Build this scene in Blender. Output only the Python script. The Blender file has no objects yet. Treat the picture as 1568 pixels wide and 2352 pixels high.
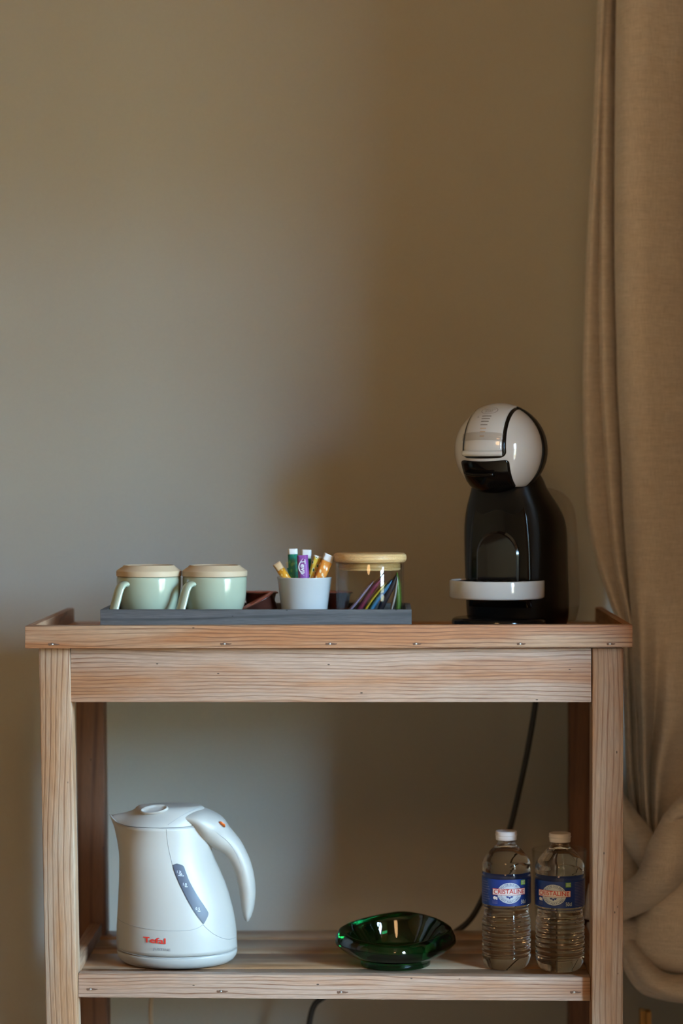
import bpy, bmesh, math, random
from mathutils import Vector, Matrix
random.seed(4)
PI = math.pi
SC = bpy.context.scene
COL = SC.collection

# ------------------------------------------------------------------ camera
# front plane of the table is y = 0, the wall lies at y = 0.56, z = 0 is the floor
S, D, XC, ZC, PX, PY = 1655.0, 3.355, 0.0713, 1.07, 873.0, 1090.0
cam_d = bpy.data.cameras.new('camera'); cam = bpy.data.objects.new('camera', cam_d); COL.objects.link(cam)
cam.location = (XC, -D, ZC); cam.rotation_euler = (PI/2, 0, 0)
cam_d.sensor_fit = 'VERTICAL'; cam_d.sensor_height = 36; cam_d.sensor_width = 24
cam_d.lens = S*D/2352*36
cam_d.shift_x = -(PX-784)/2352; cam_d.shift_y = (PY-1176)/2352
cam_d.dof.use_dof = True; cam_d.dof.focus_distance = D+0.05; cam_d.dof.aperture_fstop = 2.4
cam_d.clip_start = 0.02
SC.camera = cam

# ------------------------------------------------------------------ light
SC.view_settings.view_transform = 'Standard'; SC.view_settings.look = 'None'
SC.view_settings.exposure = 0.0; SC.view_settings.gamma = 1.0
SC.view_settings.use_curve_mapping = False
world = bpy.data.worlds.new('overcast_sky'); SC.world = world; world.use_nodes = True
wn = world.node_tree; wn.nodes.clear()
wo = wn.nodes.new('ShaderNodeOutputWorld'); wb = wn.nodes.new('ShaderNodeBackground')
wt = wn.nodes.new('ShaderNodeTexCoord'); ws = wn.nodes.new('ShaderNodeSeparateXYZ'); wr = wn.nodes.new('ShaderNodeValToRGB')
wn.links.new(wt.outputs['Generated'], ws.inputs[0]); wn.links.new(ws.outputs['Z'], wr.inputs[0])
wr.color_ramp.elements[0].position = 0.0; wr.color_ramp.elements[0].color = (0.05, 0.045, 0.03, 1)   # ground
wr.color_ramp.elements[1].position = 0.06; wr.color_ramp.elements[1].color = (0.38, 0.68, 1.0, 1)   # sky
wn.links.new(wr.outputs[0], wb.inputs['Color']); wb.inputs['Strength'].default_value = 112.0
wn.links.new(wb.outputs[0], wo.inputs[0])
WALL_Y, WIN_X = 0.56, 1.40
WY0, WY1, WZ0, WZ1 = -1.75, -0.30, 0.25, 1.70          # the window opening in the right-hand wall
pd = bpy.data.lights.new('window_portal', 'AREA'); pd.shape = 'RECTANGLE'
pd.size = WZ1-WZ0; pd.size_y = WY1-WY0; pd.cycles.is_portal = True
po = bpy.data.objects.new('window_portal', pd); COL.objects.link(po)
po.location = (WIN_X+0.06, (WY0+WY1)/2, (WZ0+WZ1)/2); po.rotation_euler = (0, PI/2, 0)
LAMP_POWER = 14.0

# ------------------------------------------------------------------ helpers
def W(px, py, y):
    "the point of the room that stands at depth y behind picture position (px, py)"
    k = S*D/(D+y)
    return Vector((XC+(px-PX)/k, y, ZC-(py-PY)/k))
def wloc(o):
    v = Vector((0, 0, 0))
    while o: v += o.location; o = o.parent
    return v
def srgb(r, g, b):
    f = lambda c: (c/255/12.92) if c/255 <= 0.04045 else ((c/255+0.055)/1.055)**2.4
    return (f(r), f(g), f(b), 1.0)
def obj(name, verts, faces, mat, parent=None, smooth=True, world=True, mats=None, fmat=None, origin=None):
    vs = [Vector(v) for v in verts]
    lo = Vector([min(v[i] for v in vs) for i in range(3)]); hi = Vector([max(v[i] for v in vs) for i in range(3)])
    c = Vector(origin) if origin is not None else (lo+hi)/2
    me = bpy.data.meshes.new(name)
    me.from_pydata([tuple(v-c) for v in vs], [], [tuple(f) for f in faces])
    for m in (mats or [mat]): me.materials.append(m)
    if fmat:
        for p, i in zip(me.polygons, fmat): p.material_index = i
    bm = bmesh.new(); bm.from_mesh(me)
    bmesh.ops.recalc_face_normals(bm, faces=bm.faces); bm.to_mesh(me); bm.free()
    for p in me.polygons: p.use_smooth = smooth
    o = bpy.data.objects.new(name, me); COL.objects.link(o)
    if parent:
        o.parent = parent
        o.location = c - wloc(parent) if world else c
    else: o.location = c
    return o
def auto(o, ang=35):
    "smooth faces but keep edges sharper than ang"
    me = o.data
    bm = bmesh.new(); bm.from_mesh(me)
    for e in bm.edges:
        if len(e.link_faces) == 2 and e.calc_face_angle(0) > math.radians(ang): e.smooth = False
    bm.to_mesh(me); bm.free()
    return o
def empty(name, loc, label=None, cat=None, group=None, rz=0):
    e = bpy.data.objects.new(name, None); COL.objects.link(e); e.location = loc; e.rotation_euler = (0, 0, rz)
    e.empty_display_size = 0.02
    if label: tag(e, label, cat, group)
    return e
def tag(o, label, cat, group=None):
    o['label'] = label; o['category'] = cat
    if group: o['group'] = group
    return o
def structure(o): o['kind'] = 'structure'; return o
def loft(rings, closed=True, cap0=False, cap1=False):
    n = len(rings[0]); V = [p for r in rings for p in r]; F = []
    for i in range(len(rings)-1):
        for j in range(n if closed else n-1):
            k = (j+1) % n
            F.append((i*n+j, i*n+k, (i+1)*n+k, (i+1)*n+j))
    if cap0: F.append(tuple(range(n-1, -1, -1)))
    if cap1: F.append(tuple((len(rings)-1)*n+j for j in range(n)))
    return V, F
def lathe(prof, n=48, c=(0, 0, 0), cap0=True, cap1=True):
    rings = [[(c[0]+r*math.cos(2*PI*j/n), c[1]+r*math.sin(2*PI*j/n), c[2]+z) for j in range(n)] for r, z in prof]
    return loft(rings, True, cap0, cap1)
def catmull(pts, per):
    "smooth chain through tuples of any length"
    out = []; P = [pts[0]]+list(pts)+[pts[-1]]
    for i in range(1, len(P)-2):
        for s in range(per):
            t = s/per; a, b, c, d = P[i-1], P[i], P[i+1], P[i+2]
            out.append(tuple(0.5*(2*b[k]+(c[k]-a[k])*t+(2*a[k]-5*b[k]+4*c[k]-d[k])*t*t+(3*b[k]-a[k]-3*c[k]+d[k])*t**3) for k in range(len(b))))
    out.append(tuple(pts[-1])); return out
def sweep(pts, ra, rb, n=16, side=None, caps=True, fold=0.0, nf=3):
    "tube along pts; ra is the half width across (in the plane square to side), rb the half depth along side"
    rings = []; m = len(pts); pts = [Vector(p) for p in pts]
    for i, p in enumerate(pts):
        t = (pts[min(i+1, m-1)]-pts[max(i-1, 0)]).normalized()
        if side is not None: b = Vector(side); b = (b-t*b.dot(t)).normalized(); a = t.cross(b)
        else:
            a = t.orthogonal().normalized() if i == 0 else (pa-t*pa.dot(t)).normalized(); b = t.cross(a)
        pa = a
        A = ra[i] if hasattr(ra, '__len__') else ra; B = rb[i] if hasattr(rb, '__len__') else rb
        ring = []
        for j in range(n):
            th = 2*PI*j/n; k = 1+fold*math.sin(nf*th+1.1+0.15*i)
            ring.append(p+a*(A*k*math.cos(th))+b*(B*k*math.sin(th)))
        rings.append(ring)
    return loft(rings, True, caps, caps)
def join(*parts):
    V, F = [], []
    for v, f in parts:
        k = len(V); V += list(v); F += [tuple(i+k for i in q) for q in f]
    return V, F
def bevel_box(x0, x1, y0, y1, z0, z1, b=0.002, seg=2, dz=0.0, dx=0.0):
    "box with rounded edges; dz lifts its right end, dx pushes its foot sideways"
    bm = bmesh.new()
    bmesh.ops.create_cube(bm, size=1)
    for v in bm.verts:
        fx, fy, fz = v.co.x+0.5, v.co.y+0.5, v.co.z+0.5
        v.co = Vector((x0+(x1-x0)*fx + dx*(1-fz), y0+(y1-y0)*fy, z0+(z1-z0)*fz + dz*fx))
    if b > 0: bmesh.ops.bevel(bm, geom=list(bm.edges), offset=b, segments=seg, affect='EDGES', profile=0.6)
    bm.verts.index_update()
    V = [v.co.copy() for v in bm.verts]; F = [tuple(v.index for v in f.verts) for f in bm.faces]; bm.free()
    return V, F
def sgnpow(v, p): return math.copysign(abs(v)**p, v)
def sup_ring(cx, cy, z, a, b, e=2.5, n=48):
    return [(cx+a*sgnpow(math.cos(2*PI*j/n), 2/e), cy+b*sgnpow(math.sin(2*PI*j/n), 2/e), z) for j in range(n)]
_txt = {}
def text_mesh(s, bold=0.0, spacing=1.0):
    "flat lettering, as (verts in 0..1 x 0..1 of its box, faces, aspect)"
    key = (s, bold, spacing)
    if key in _txt: return _txt[key]
    cu = bpy.data.curves.new('lettering', 'FONT'); cu.body = s; cu.resolution_u = 3; cu.offset = bold; cu.space_character = spacing
    o = bpy.data.objects.new('lettering', cu); COL.objects.link(o)
    bpy.context.view_layer.update()
    me = bpy.data.meshes.new_from_object(o.evaluated_get(bpy.context.evaluated_depsgraph_get()))
    V = [(v.co.x, v.co.y) for v in me.vertices]; F = [tuple(p.vertices) for p in me.polygons]
    bpy.data.objects.remove(o); bpy.data.curves.remove(cu); bpy.data.meshes.remove(me)
    x0, x1 = min(v[0] for v in V), max(v[0] for v in V); y0, y1 = min(v[1] for v in V), max(v[1] for v in V)
    _txt[key] = ([((v[0]-x0)/(x1-x0), (v[1]-y0)/(y1-y0)) for v in V], F, (x1-x0)/(y1-y0))
    return _txt[key]

# ------------------------------------------------------------------ materials
def nodes(name):
    m = bpy.data.materials.new(name); m.use_nodes = True; nt = m.node_tree
    return m, nt, nt.nodes['Principled BSDF'], nt.nodes.new, nt.links.new
def plain(name, col, rough=0.5, metal=0.0, spec=0.5, coat=0.0, var=0.04, scale=60, bump=0.0):
    m, nt, b, N, L = nodes(name)
    tc = N('ShaderNodeTexCoord'); no = N('ShaderNodeTexNoise'); no.inputs['Scale'].default_value = scale; no.inputs['Detail'].default_value = 3
    L(tc.outputs['Object'], no.inputs['Vector'])
    mx = N('ShaderNodeMix'); mx.data_type = 'RGBA'
    mx.inputs[6].default_value = tuple(c*(1-var) for c in col[:3])+(1,); mx.inputs[7].default_value = tuple(min(1, c*(1+var)) for c in col[:3])+(1,)
    L(no.outputs['Fac'], mx.inputs[0]); L(mx.outputs[2], b.inputs['Base Color'])
    b.inputs['Roughness'].default_value = rough; b.inputs['Metallic'].default_value = metal
    b.inputs['Specular IOR Level'].default_value = spec; b.inputs['Coat Weight'].default_value = coat; b.inputs['Coat Roughness'].default_value = 0.05
    if bump:
        bp = N('ShaderNodeBump'); bp.inputs['Strength'].default_value = bump; bp.inputs['Distance'].default_value = 0.001
        L(no.outputs['Fac'], bp.inputs['Height']); L(bp.outputs[0], b.inputs['Normal'])
    return m
def glass(name, col=(1, 1, 1, 1), ior=1.45, rough=0.0):
    m, nt, b, N, L = nodes(name)
    b.inputs['Base Color'].default_value = col; b.inputs['Transmission Weight'].default_value = 1
    b.inputs['IOR'].default_value = ior; b.inputs['Roughness'].default_value = rough
    return m
def thin_glass(name, tint=(.97, .98, .97, 1), ior=1.45, rough=.0):
    "thin-walled clear sheet: passes light straight on and mirrors by Fresnel"
    m, nt, b, N, L = nodes(name); nt.nodes.remove(b); out = nt.nodes['Material Output']
    t = N('ShaderNodeBsdfTransparent'); t.inputs[0].default_value = tint
    g = N('ShaderNodeBsdfGlossy'); g.inputs['Roughness'].default_value = rough
    lw_ = N('ShaderNodeLayerWeight'); lw_.inputs['Blend'].default_value = .5
    pw = N('ShaderNodeMath'); pw.operation = 'POWER'; pw.inputs[1].default_value = 5.0; L(lw_.outputs['Facing'], pw.inputs[0])
    f0 = ((ior-1)/(ior+1))**2; f = N('ShaderNodeMath'); f.operation = 'MULTIPLY_ADD'; f.inputs[1].default_value = .7-f0; f.inputs[2].default_value = f0; L(pw.outputs[0], f.inputs[0])
    mx = N('ShaderNodeMixShader'); L(f.outputs[0], mx.inputs[0]); L(t.outputs[0], mx.inputs[1]); L(g.outputs[0], mx.inputs[2]); L(mx.outputs[0], out.inputs[0])
    return m
def wood(name, axis, light, dark, worn, wornamt=0.5, rings=38.0, rough=0.55, pits=True):
    m, nt, b, N, L = nodes(name)
    tc = N('ShaderNodeTexCoord'); oi = N('ShaderNodeObjectInfo')
    mul = N('ShaderNodeMath'); mul.operation = 'MULTIPLY'; mul.inputs[1].default_value = 37.0; L(oi.outputs['Random'], mul.inputs[0])
    add = N('ShaderNodeVectorMath'); add.operation = 'ADD'; L(tc.outputs['Object'], add.inputs[0]); L(mul.outputs[0], add.inputs[1])
    def mapped(s_along, s_cross):
        mp = N('ShaderNodeMapping'); sc = [s_cross]*3; sc['xyz'.index(axis)] = s_along
        mp.inputs['Scale'].default_value = sc; L(add.outputs[0], mp.inputs['Vector']); return mp.outputs[0]
    # growth lines
    wv = N('ShaderNodeTexWave'); wv.wave_type = 'BANDS'; wv.bands_direction = {'x': 'Z', 'y': 'X', 'z': 'X'}[axis]
    wv.inputs['Scale'].default_value = rings; wv.inputs['Distortion'].default_value = 16.0
    wv.inputs['Detail'].default_value = 3.0; wv.inputs['Detail Scale'].default_value = 0.30; wv.inputs['Detail Roughness'].default_value = 0.5
    L(mapped(0.16, 1.0), wv.inputs['Vector'])
    cr = N('ShaderNodeValToRGB'); cr.color_ramp.elements[0].position = 0.0; cr.color_ramp.elements[0].color = (1, 1, 1, 1)
    cr.color_ramp.elements[1].position = 0.30; cr.color_ramp.elements[1].color = (0, 0, 0, 1); L(wv.outputs['Fac'], cr.inputs[0])
    # fibres
    fb = N('ShaderNodeTexNoise'); fb.inputs['Scale'].default_value = 1; fb.inputs['Detail'].default_value = 4; L(mapped(45, 900), fb.inputs['Vector'])
    # broad worn patches
    wp = N('ShaderNodeTexNoise'); wp.inputs['Scale'].default_value = 1; wp.inputs['Detail'].default_value = 3; L(mapped(3.5, 30), wp.inputs['Vector'])
    wr_ = N('ShaderNodeValToRGB'); wr_.color_ramp.elements[0].position = 0.62-0.3*wornamt; wr_.color_ramp.elements[1].position = 0.82-0.3*wornamt; L(wp.outputs['Fac'], wr_.inputs[0])
    m1 = N('ShaderNodeMix'); m1.data_type = 'RGBA'; m1.inputs[6].default_value = light; m1.inputs[7].default_value = worn
    w2 = N('ShaderNodeMath'); w2.operation = 'MULTIPLY'; w2.inputs[1].default_value = 0.8; L(wr_.outputs[0], w2.inputs[0]); L(w2.outputs[0], m1.inputs[0])
    m2 = N('ShaderNodeMix'); m2.data_type = 'RGBA'; L(m1.outputs[2], m2.inputs[6]); m2.inputs[7].default_value = dark
    f1 = N('ShaderNodeMath'); f1.operation = 'MULTIPLY'; f1.inputs[1].default_value = 0.92; L(cr.outputs[0], f1.inputs[0])
    gv = N('ShaderNodeTexNoise'); gv.inputs['Scale'].default_value = 1; gv.inputs['Detail'].default_value = 2; L(mapped(9, 60), gv.inputs['Vector'])
    gr_ = N('ShaderNodeMapRange'); gr_.inputs[1].default_value = .35; gr_.inputs[2].default_value = .62; gr_.inputs[3].default_value = .25; gr_.inputs[4].default_value = 1.0; L(gv.outputs['Fac'], gr_.inputs[0])
    f0 = N('ShaderNodeMath'); f0.operation = 'MULTIPLY'; L(f1.outputs[0], f0.inputs[0]); L(gr_.outputs[0], f0.inputs[1])
    f2 = N('ShaderNodeMath'); f2.operation = 'MULTIPLY'; L(f0.outputs[0], f2.inputs[0])
    fr = N('ShaderNodeMapRange'); fr.inputs[1].default_value = 0.3; fr.inputs[2].default_value = 0.7; fr.inputs[3].default_value = 0.35; fr.inputs[4].default_value = 1.2; L(fb.outputs['Fac'], fr.inputs[0])
    L(fr.outputs[0], f2.inputs[1]); L(f2.outputs[0], m2.inputs[0])
    m3 = N('ShaderNodeMix'); m3.data_type = 'RGBA'; m3.blend_type = 'MULTIPLY'; L(m2.outputs[2], m3.inputs[6]); m3.inputs[0].default_value = 1
    fr2 = N('ShaderNodeMapRange'); fr2.inputs[1].default_value = 0.25; fr2.inputs[2].default_value = 0.7; fr2.inputs[3].default_value = 0.74; fr2.inputs[4].default_value = 1.12; L(fb.outputs['Fac'], fr2.inputs[0])
    L(fr2.outputs[0], m3.inputs[7]); out = m3.outputs[2]
    if pits:
        vo = N('ShaderNodeTexVoronoi'); vo.inputs['Scale'].default_value = 1; L(mapped(22, 45), vo.inputs['Vector'])
        pr = N('ShaderNodeMapRange'); pr.inputs[1].default_value = 0.03; pr.inputs[2].default_value = 0.05; pr.inputs[3].default_value = 0.2; pr.inputs[4].default_value = 1; L(vo.outputs['Distance'], pr.inputs[0])
        m4 = N('ShaderNodeMix'); m4.data_type = 'RGBA'; m4.blend_type = 'MULTIPLY'; m4.inputs[0].default_value = 1; L(out, m4.inputs[6]); L(pr.outputs[0], m4.inputs[7]); out = m4.outputs[2]
    L(out, b.inputs['Base Color']); b.inputs['Roughness'].default_value = rough; b.inputs['Specular IOR Level'].default_value = 0.35
    bp = N('ShaderNodeBump'); bp.inputs['Strength'].default_value = 0.25; bp.inputs['Distance'].default_value = 0.001
    hm = N('ShaderNodeMath'); hm.operation = 'SUBTRACT'; L(fb.outputs['Fac'], hm.inputs[0]); L(f1.outputs[0], hm.inputs[1])
    L(hm.outputs[0], bp.inputs['Height']); L(bp.outputs[0], b.inputs['Normal'])
    return m
M = {}
LIGHT, DARK, WORN = srgb(156, 129, 110), srgb(100, 62, 40), srgb(146, 97, 60)
for ax in 'xyz':
    M['wood_'+ax] = wood('limed_wood_'+ax, ax, LIGHT, DARK, WORN, 0.55, rings=54)
    M['rail_'+ax] = wood('worn_wood_'+ax, ax, srgb(156, 124, 98), srgb(84, 48, 28), srgb(142, 88, 50), 0.85, rings=54)
M['legwood'] = wood('straight_limed_wood', 'z', srgb(152, 127, 105), srgb(104, 68, 44), srgb(140, 96, 60), 0.7, rings=42)
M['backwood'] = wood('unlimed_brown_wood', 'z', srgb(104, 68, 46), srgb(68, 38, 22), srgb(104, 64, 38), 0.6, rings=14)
M['topwood'] = wood('honey_wood', 'x', srgb(178, 120, 66), srgb(130, 78, 38), srgb(186, 122, 60), 0.6, rings=20, rough=0.35)
M['shelfwood'] = wood('grey_brown_shelf_wood', 'x', srgb(172, 146, 120), srgb(120, 88, 62), srgb(168, 118, 74), 0.6, rings=22, rough=0.33)
M['traywood'] = wood('grey_stained_wood', 'x', srgb(90, 86, 84), srgb(48, 46, 46), srgb(72, 69, 68), 0.5, rings=26, rough=0.7)
M['bamboo'] = wood('bamboo', 'x', srgb(214, 176, 122), srgb(186, 138, 84), srgb(206, 160, 104), 0.4, rings=60, rough=0.4, pits=False)
M['post'] = wood('yellow_wood', 'z', srgb(200, 150, 80), srgb(150, 100, 45), srgb(190, 140, 70), 0.4, rings=40, pits=False)

def wall_mat():
    m, nt, b, N, L = nodes('taupe_wall_paint')
    tc = N('ShaderNodeTexCoord'); no = N('ShaderNodeTexNoise'); no.inputs['Scale'].default_value = 260; no.inputs['Detail'].default_value = 3
    L(tc.outputs['Object'], no.inputs['Vector'])
    mx = N('ShaderNodeMix'); mx.data_type = 'RGBA'; mx.inputs[6].default_value = srgb(158, 153, 143); mx.inputs[7].default_value = srgb(166, 161, 151)
    L(no.outputs['Fac'], mx.inputs[0]); L(mx.outputs[2], b.inputs['Base Color'])
    b.inputs['Roughness'].default_value = 0.62; b.inputs['Specular IOR Level'].default_value = 0.3
    bp = N('ShaderNodeBump'); bp.inputs['Strength'].default_value = 0.12; bp.inputs['Distance'].default_value = 0.001
    L(no.outputs['Fac'], bp.inputs['Height']); L(bp.outputs[0], b.inputs['Normal'])
    return m
M['wall'] = wall_mat()
M['cream'] = plain('ochre_wall_paint', srgb(212, 182, 140), 0.8)
M['ceil'] = plain('ceiling_paint', srgb(170, 158, 138), 0.9)
M['floor'] = wood('floor_boards', 'x', srgb(150, 105, 66), srgb(100, 62, 34), srgb(140, 92, 52), 0.5, rings=10, pits=False)
M['whiteframe'] = plain('white_window_paint', srgb(225, 222, 214), 0.4)
def cloth_mat():
    m, nt, b, N, L = nodes('beige_linen_weave')
    tc = N('ShaderNodeTexCoord')
    def nz(sc, det=2):
        mp = N('ShaderNodeMapping'); mp.inputs['Scale'].default_value = sc; L(tc.outputs['Object'], mp.inputs['Vector'])
        n = N('ShaderNodeTexNoise'); n.inputs['Scale'].default_value = 1; n.inputs['Detail'].default_value = det; L(mp.outputs[0], n.inputs['Vector']); return n.outputs['Fac']
    h = nz((60, 60, 1100)); v = nz((1100, 1100, 60)); big = nz((8, 8, 140), 3)
    s = N('ShaderNodeMath'); s.operation = 'ADD'; L(h, s.inputs[0]); L(v, s.inputs[1])
    s2 = N('ShaderNodeMath'); s2.operation = 'MULTIPLY_ADD'; L(big, s2.inputs[0]); s2.inputs[1].default_value = 0.45; L(s.outputs[0], s2.inputs[2])
    cr = N('ShaderNodeMapRange'); cr.inputs[1].default_value = 0.85; cr.inputs[2].default_value = 1.6; L(s2.outputs[0], cr.inputs[0])
    mx = N('ShaderNodeMix'); mx.data_type = 'RGBA'; mx.inputs[6].default_value = srgb(176, 165, 156); mx.inputs[7].default_value = srgb(214, 203, 194)
    L(cr.outputs[0], mx.inputs[0]); L(mx.outputs[2], b.inputs['Base Color'])
    b.inputs['Roughness'].default_value = 0.75; b.inputs['Specular IOR Level'].default_value = 0.35
    b.inputs['Sheen Weight'].default_value = 0.25; b.inputs['Sheen Roughness'].default_value = 0.4
    bp = N('ShaderNodeBump'); bp.inputs['Strength'].default_value = 0.35; bp.inputs['Distance'].default_value = 0.0008
    L(s.outputs[0], bp.inputs['Height']); L(bp.outputs[0], b.inputs['Normal'])
    return m
M['cloth'] = cloth_mat()
M['white_plastic'] = plain('white_plastic', srgb(204, 200, 194), 0.28, var=0.01)
M['kettle'] = plain('satin_white_plastic', srgb(170, 164, 155), 0.42, var=0.01)
M['seam'] = plain('seam_shadow_plastic', srgb(150, 148, 144), 0.5)
M['gauge'] = plain('smoky_blue_gauge', srgb(56, 58, 72), 0.45)
M['gauge_rim'] = plain('gauge_edge', srgb(38, 46, 54), 0.4)
M['print_white'] = plain('white_print', srgb(216, 218, 222), 0.5)
M['print_red'] = plain('red_print', srgb(208, 44, 34), 0.5)
M['print_grey'] = plain('grey_print', srgb(120, 120, 122), 0.4)
M['print_dark'] = plain('dark_grey_print', srgb(110, 100, 92), 0.4)
M['amber'] = plain('amber_lamp', srgb(206, 96, 28), 0.3)
M['gloss_white'] = plain('glossy_white_plastic', srgb(190, 186, 180), 0.09, coat=0.4, var=0.01)
M['gloss_black'] = plain('glossy_black_plastic', srgb(11, 9, 8), 0.12, spec=0.25, coat=0.0, var=0.02)
M['arch_black'] = plain('polished_black_plastic', srgb(14, 11, 10), 0.10, spec=0.6)
M['satin_black'] = plain('satin_black_plastic', srgb(12, 11, 10), 0.34, spec=0.22, var=0.03)
M['rubber'] = plain('black_rubber', srgb(22, 21, 20), 0.5)
M['tank'] = thin_glass('smoky_clear_tank', (0.88, 0.86, 0.83, 1), 1.8, 0.2)
M['clear'] = thin_glass('clear_plastic', (0.94, 0.93, 0.92, 1), 1.5, 0.05)
M['glass'] = thin_glass('clear_glass', (0.965, 0.975, 0.97, 1), 1.6)
M['water'] = glass('bottled_water', (0.95, 0.965, 0.96, 1), 1.34)
M['green_glass'] = glass('deep_green_glass', (0.003, 0.115, 0.026, 1), 1.5)
M['celadon'] = plain('celadon_glaze', srgb(156, 162, 140), 0.16, coat=0.3, var=0.05, scale=25)
M['silicone'] = plain('beige_silicone', srgb(184, 160, 130), 0.6, var=0.03)
M['porcelain'] = plain('white_porcelain', srgb(182, 182, 180), 0.15, coat=0.3, var=0.01)
M['cap_brown'] = plain('dark_brown_capsule', srgb(70, 36, 28), 0.3)
M['foil'] = plain('copper_foil', srgb(178, 92, 76), 0.35, metal=0.3, var=0.1, scale=150)
M['seal'] = thin_glass('clear_silicone_ring', (0.86, 0.82, 0.74, 1), 1.4, 0.2)
M['label_blue'] = plain('blue_label', srgb(18, 54, 132), 0.35, var=0.12, scale=30)
M['label_pale'] = plain('pale_label', srgb(196, 208, 216), 0.4, var=0.03)
M['label_white'] = plain('white_label', srgb(226, 222, 220), 0.4)
M['label_red'] = plain('red_label', srgb(196, 44, 36), 0.4)
M['label_green'] = plain('green_label', srgb(120, 176, 52), 0.4)
M['label_dim'] = plain('dim_label_print', srgb(92, 96, 150), 0.4)
M['cap_white'] = plain('white_cap', srgb(206, 202, 202), 0.35)
M['beige_cord'] = plain('beige_cord', srgb(170, 146, 118), 0.5)
M['nail'] = plain('steel_nail', srgb(190, 190, 186), 0.3, metal=0.8)
M['streak'] = plain('iron_stain', srgb(86, 56, 36), 0.7, var=0.2)

# ------------------------------------------------------------------ the room
XL, YB, ZT = -3.4, -4.3, 2.5
def room_box(name, x0, x1, y0, y1, z0, z1, mat):
    V, F = bevel_box(x0, x1, y0, y1, z0, z1, 0); return structure(obj(name, V, F, mat, smooth=False))
room_box('wall_back', XL-.1, WIN_X+.1, WALL_Y, WALL_Y+.1, 0, ZT, M['wall'])
room_box('floor', XL-.1, WIN_X+.1, YB-.1, WALL_Y+.1, -.1, 0, M['floor'])
room_box('ceiling', XL-.1, WIN_X+.1, YB-.1, WALL_Y+.1, ZT, ZT+.1, M['ceil'])
room_box('wall_left', XL-.1, XL, YB, WALL_Y, 0, ZT, M['cream'])
room_box('wall_rear', XL-.1, WIN_X+.1, YB-.1, YB, 0, ZT, M['cream'])
V, F = join(bevel_box(WIN_X, WIN_X+.1, YB, WY0, 0, ZT, 0), bevel_box(WIN_X, WIN_X+.1, WY1, WALL_Y, 0, ZT, 0),
            bevel_box(WIN_X, WIN_X+.1, WY0, WY1, 0, WZ0, 0), bevel_box(WIN_X, WIN_X+.1, WY0, WY1, WZ1, ZT, 0))
structure(obj('wall_right', V, F, M['cream'], smooth=False))
ym = (WY0+WY1)/2; bars = []
for a, b_ in ((WY0, WY0+.05), (ym-.045, ym+.045), (WY1-.05, WY1)): bars.append(bevel_box(WIN_X+.03, WIN_X+.08, a, b_, WZ0, WZ1, 0))
for z in (WZ0, .82, 1.40, WZ1-.05): bars.append(bevel_box(WIN_X+.035, WIN_X+.075, WY0, WY1, z, z+.04, 0))
room_box('low_sky_blocker', 5.0, 5.2, -16, 9, -.5, 1.6, M['cream'])  # added outside the window, out of view, to cut the low sky light
room_box('garden_ground', WIN_X+.11, 5.0, -16, 9, -.6, -.5, M['floor'])
V, F = join(*bars); structure(obj('window_1', V, F, M['whiteframe'], smooth=False))

# ------------------------------------------------------------------ the console table
def fx(px): return XC+(px-PX)/S           # on the front plane
def fz(py): return ZC-(py-PY)/S
table = empty('console_table', (0, 0.21, 0), 'limed wooden console table with tray top and lower shelf', 'table')
Z_TOP = 0.840; Z_RAIL = fz(1436); Z_RB = fz(1488); Z_APR = fz(1613.5)
YF, YBK = -0.014, 0.432
def part(name, box, mat, parent=table, **k): return auto(obj(name, box[0], box[1], mat, parent), 50)
rail_f = part('front_rail', bevel_box(fx(60.5), fx(1450), YF, YF+.02, Z_RB, Z_RAIL, .0015, dz=.0015), M['rail_x'])
part('side_rail', bevel_box(fx(60.5), fx(80), YF+.02, YBK, Z_RB, Z_RAIL, .0015), M['rail_y'])
part('side_rail', bevel_box(fx(1430), fx(1450), YF+.02, YBK, Z_RB, Z_RAIL+.0015, .0015), M['rail_y'])
npl = 4
for i in range(npl):
    y0 = YF+.02+(YBK-YF-.02)*i/npl; y1 = YF+.02+(YBK-YF-.02)*(i+1)/npl
    part('plank', bevel_box(fx(80), fx(1430), y0+.0004, y1-.0004, Z_TOP-.010, Z_TOP, .0008, 1), M['topwood'])
LY, LB = 0.002, 0.442          # fronts of front and back legs
lw = 0.0435
def leg(x0, y0, dx, mat): part('leg', bevel_box(x0, x0+lw, y0, y0+lw, 0.0, Z_RB-.0002, .0025, dx=dx), mat)
XLg, XRg = fx(88), fx(1432)-lw
leg(XLg, LY, .016, M['legwood']); leg(XRg, LY, -.001, M['legwood'])
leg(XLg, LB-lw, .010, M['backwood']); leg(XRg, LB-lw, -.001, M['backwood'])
apron = part('apron', bevel_box(XLg+lw+.0006, XRg-.0012, LY+.002, LY+.022, Z_APR, Z_RB-.0006, .0012), M['wood_x'])
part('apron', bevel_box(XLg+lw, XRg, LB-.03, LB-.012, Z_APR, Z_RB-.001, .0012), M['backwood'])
for x in (XLg+.012, XRg+.012): part('side_apron', bevel_box(x, x+.018, LY+lw, LB-lw, Z_APR, Z_RB-.001, .0012), M['rail_y'])
# lower shelf
ZS = 0.3534; ZR0 = W(0, 2236, .02).z; ZR1 = W(0, 2291, .02).z
xin0, xin1 = XLg+lw+.0085, XRg-.001
rail_s = part('shelf_rail', bevel_box(xin0+.001, xin1, .02, .04, ZR1, ZR0, .0012, dz=-.0052), M['wood_x'])
for x in (XLg+.024, XRg+.006): part('side_stretcher', bevel_box(x, x+.018, LY+lw, LB-lw, ZR1, ZR0, .0012), M['rail_y'])
ys = [.0404, .150, .262, .372, .442]
for i in range(4):
    part('shelf_plank', bevel_box(xin0-.012, xin1+.006, ys[i]+.0006, ys[i+1]-.0006, ZS-.014, ZS if i < 3 else ZS+.0006, .0012, 1), M['shelfwood'])
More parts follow.
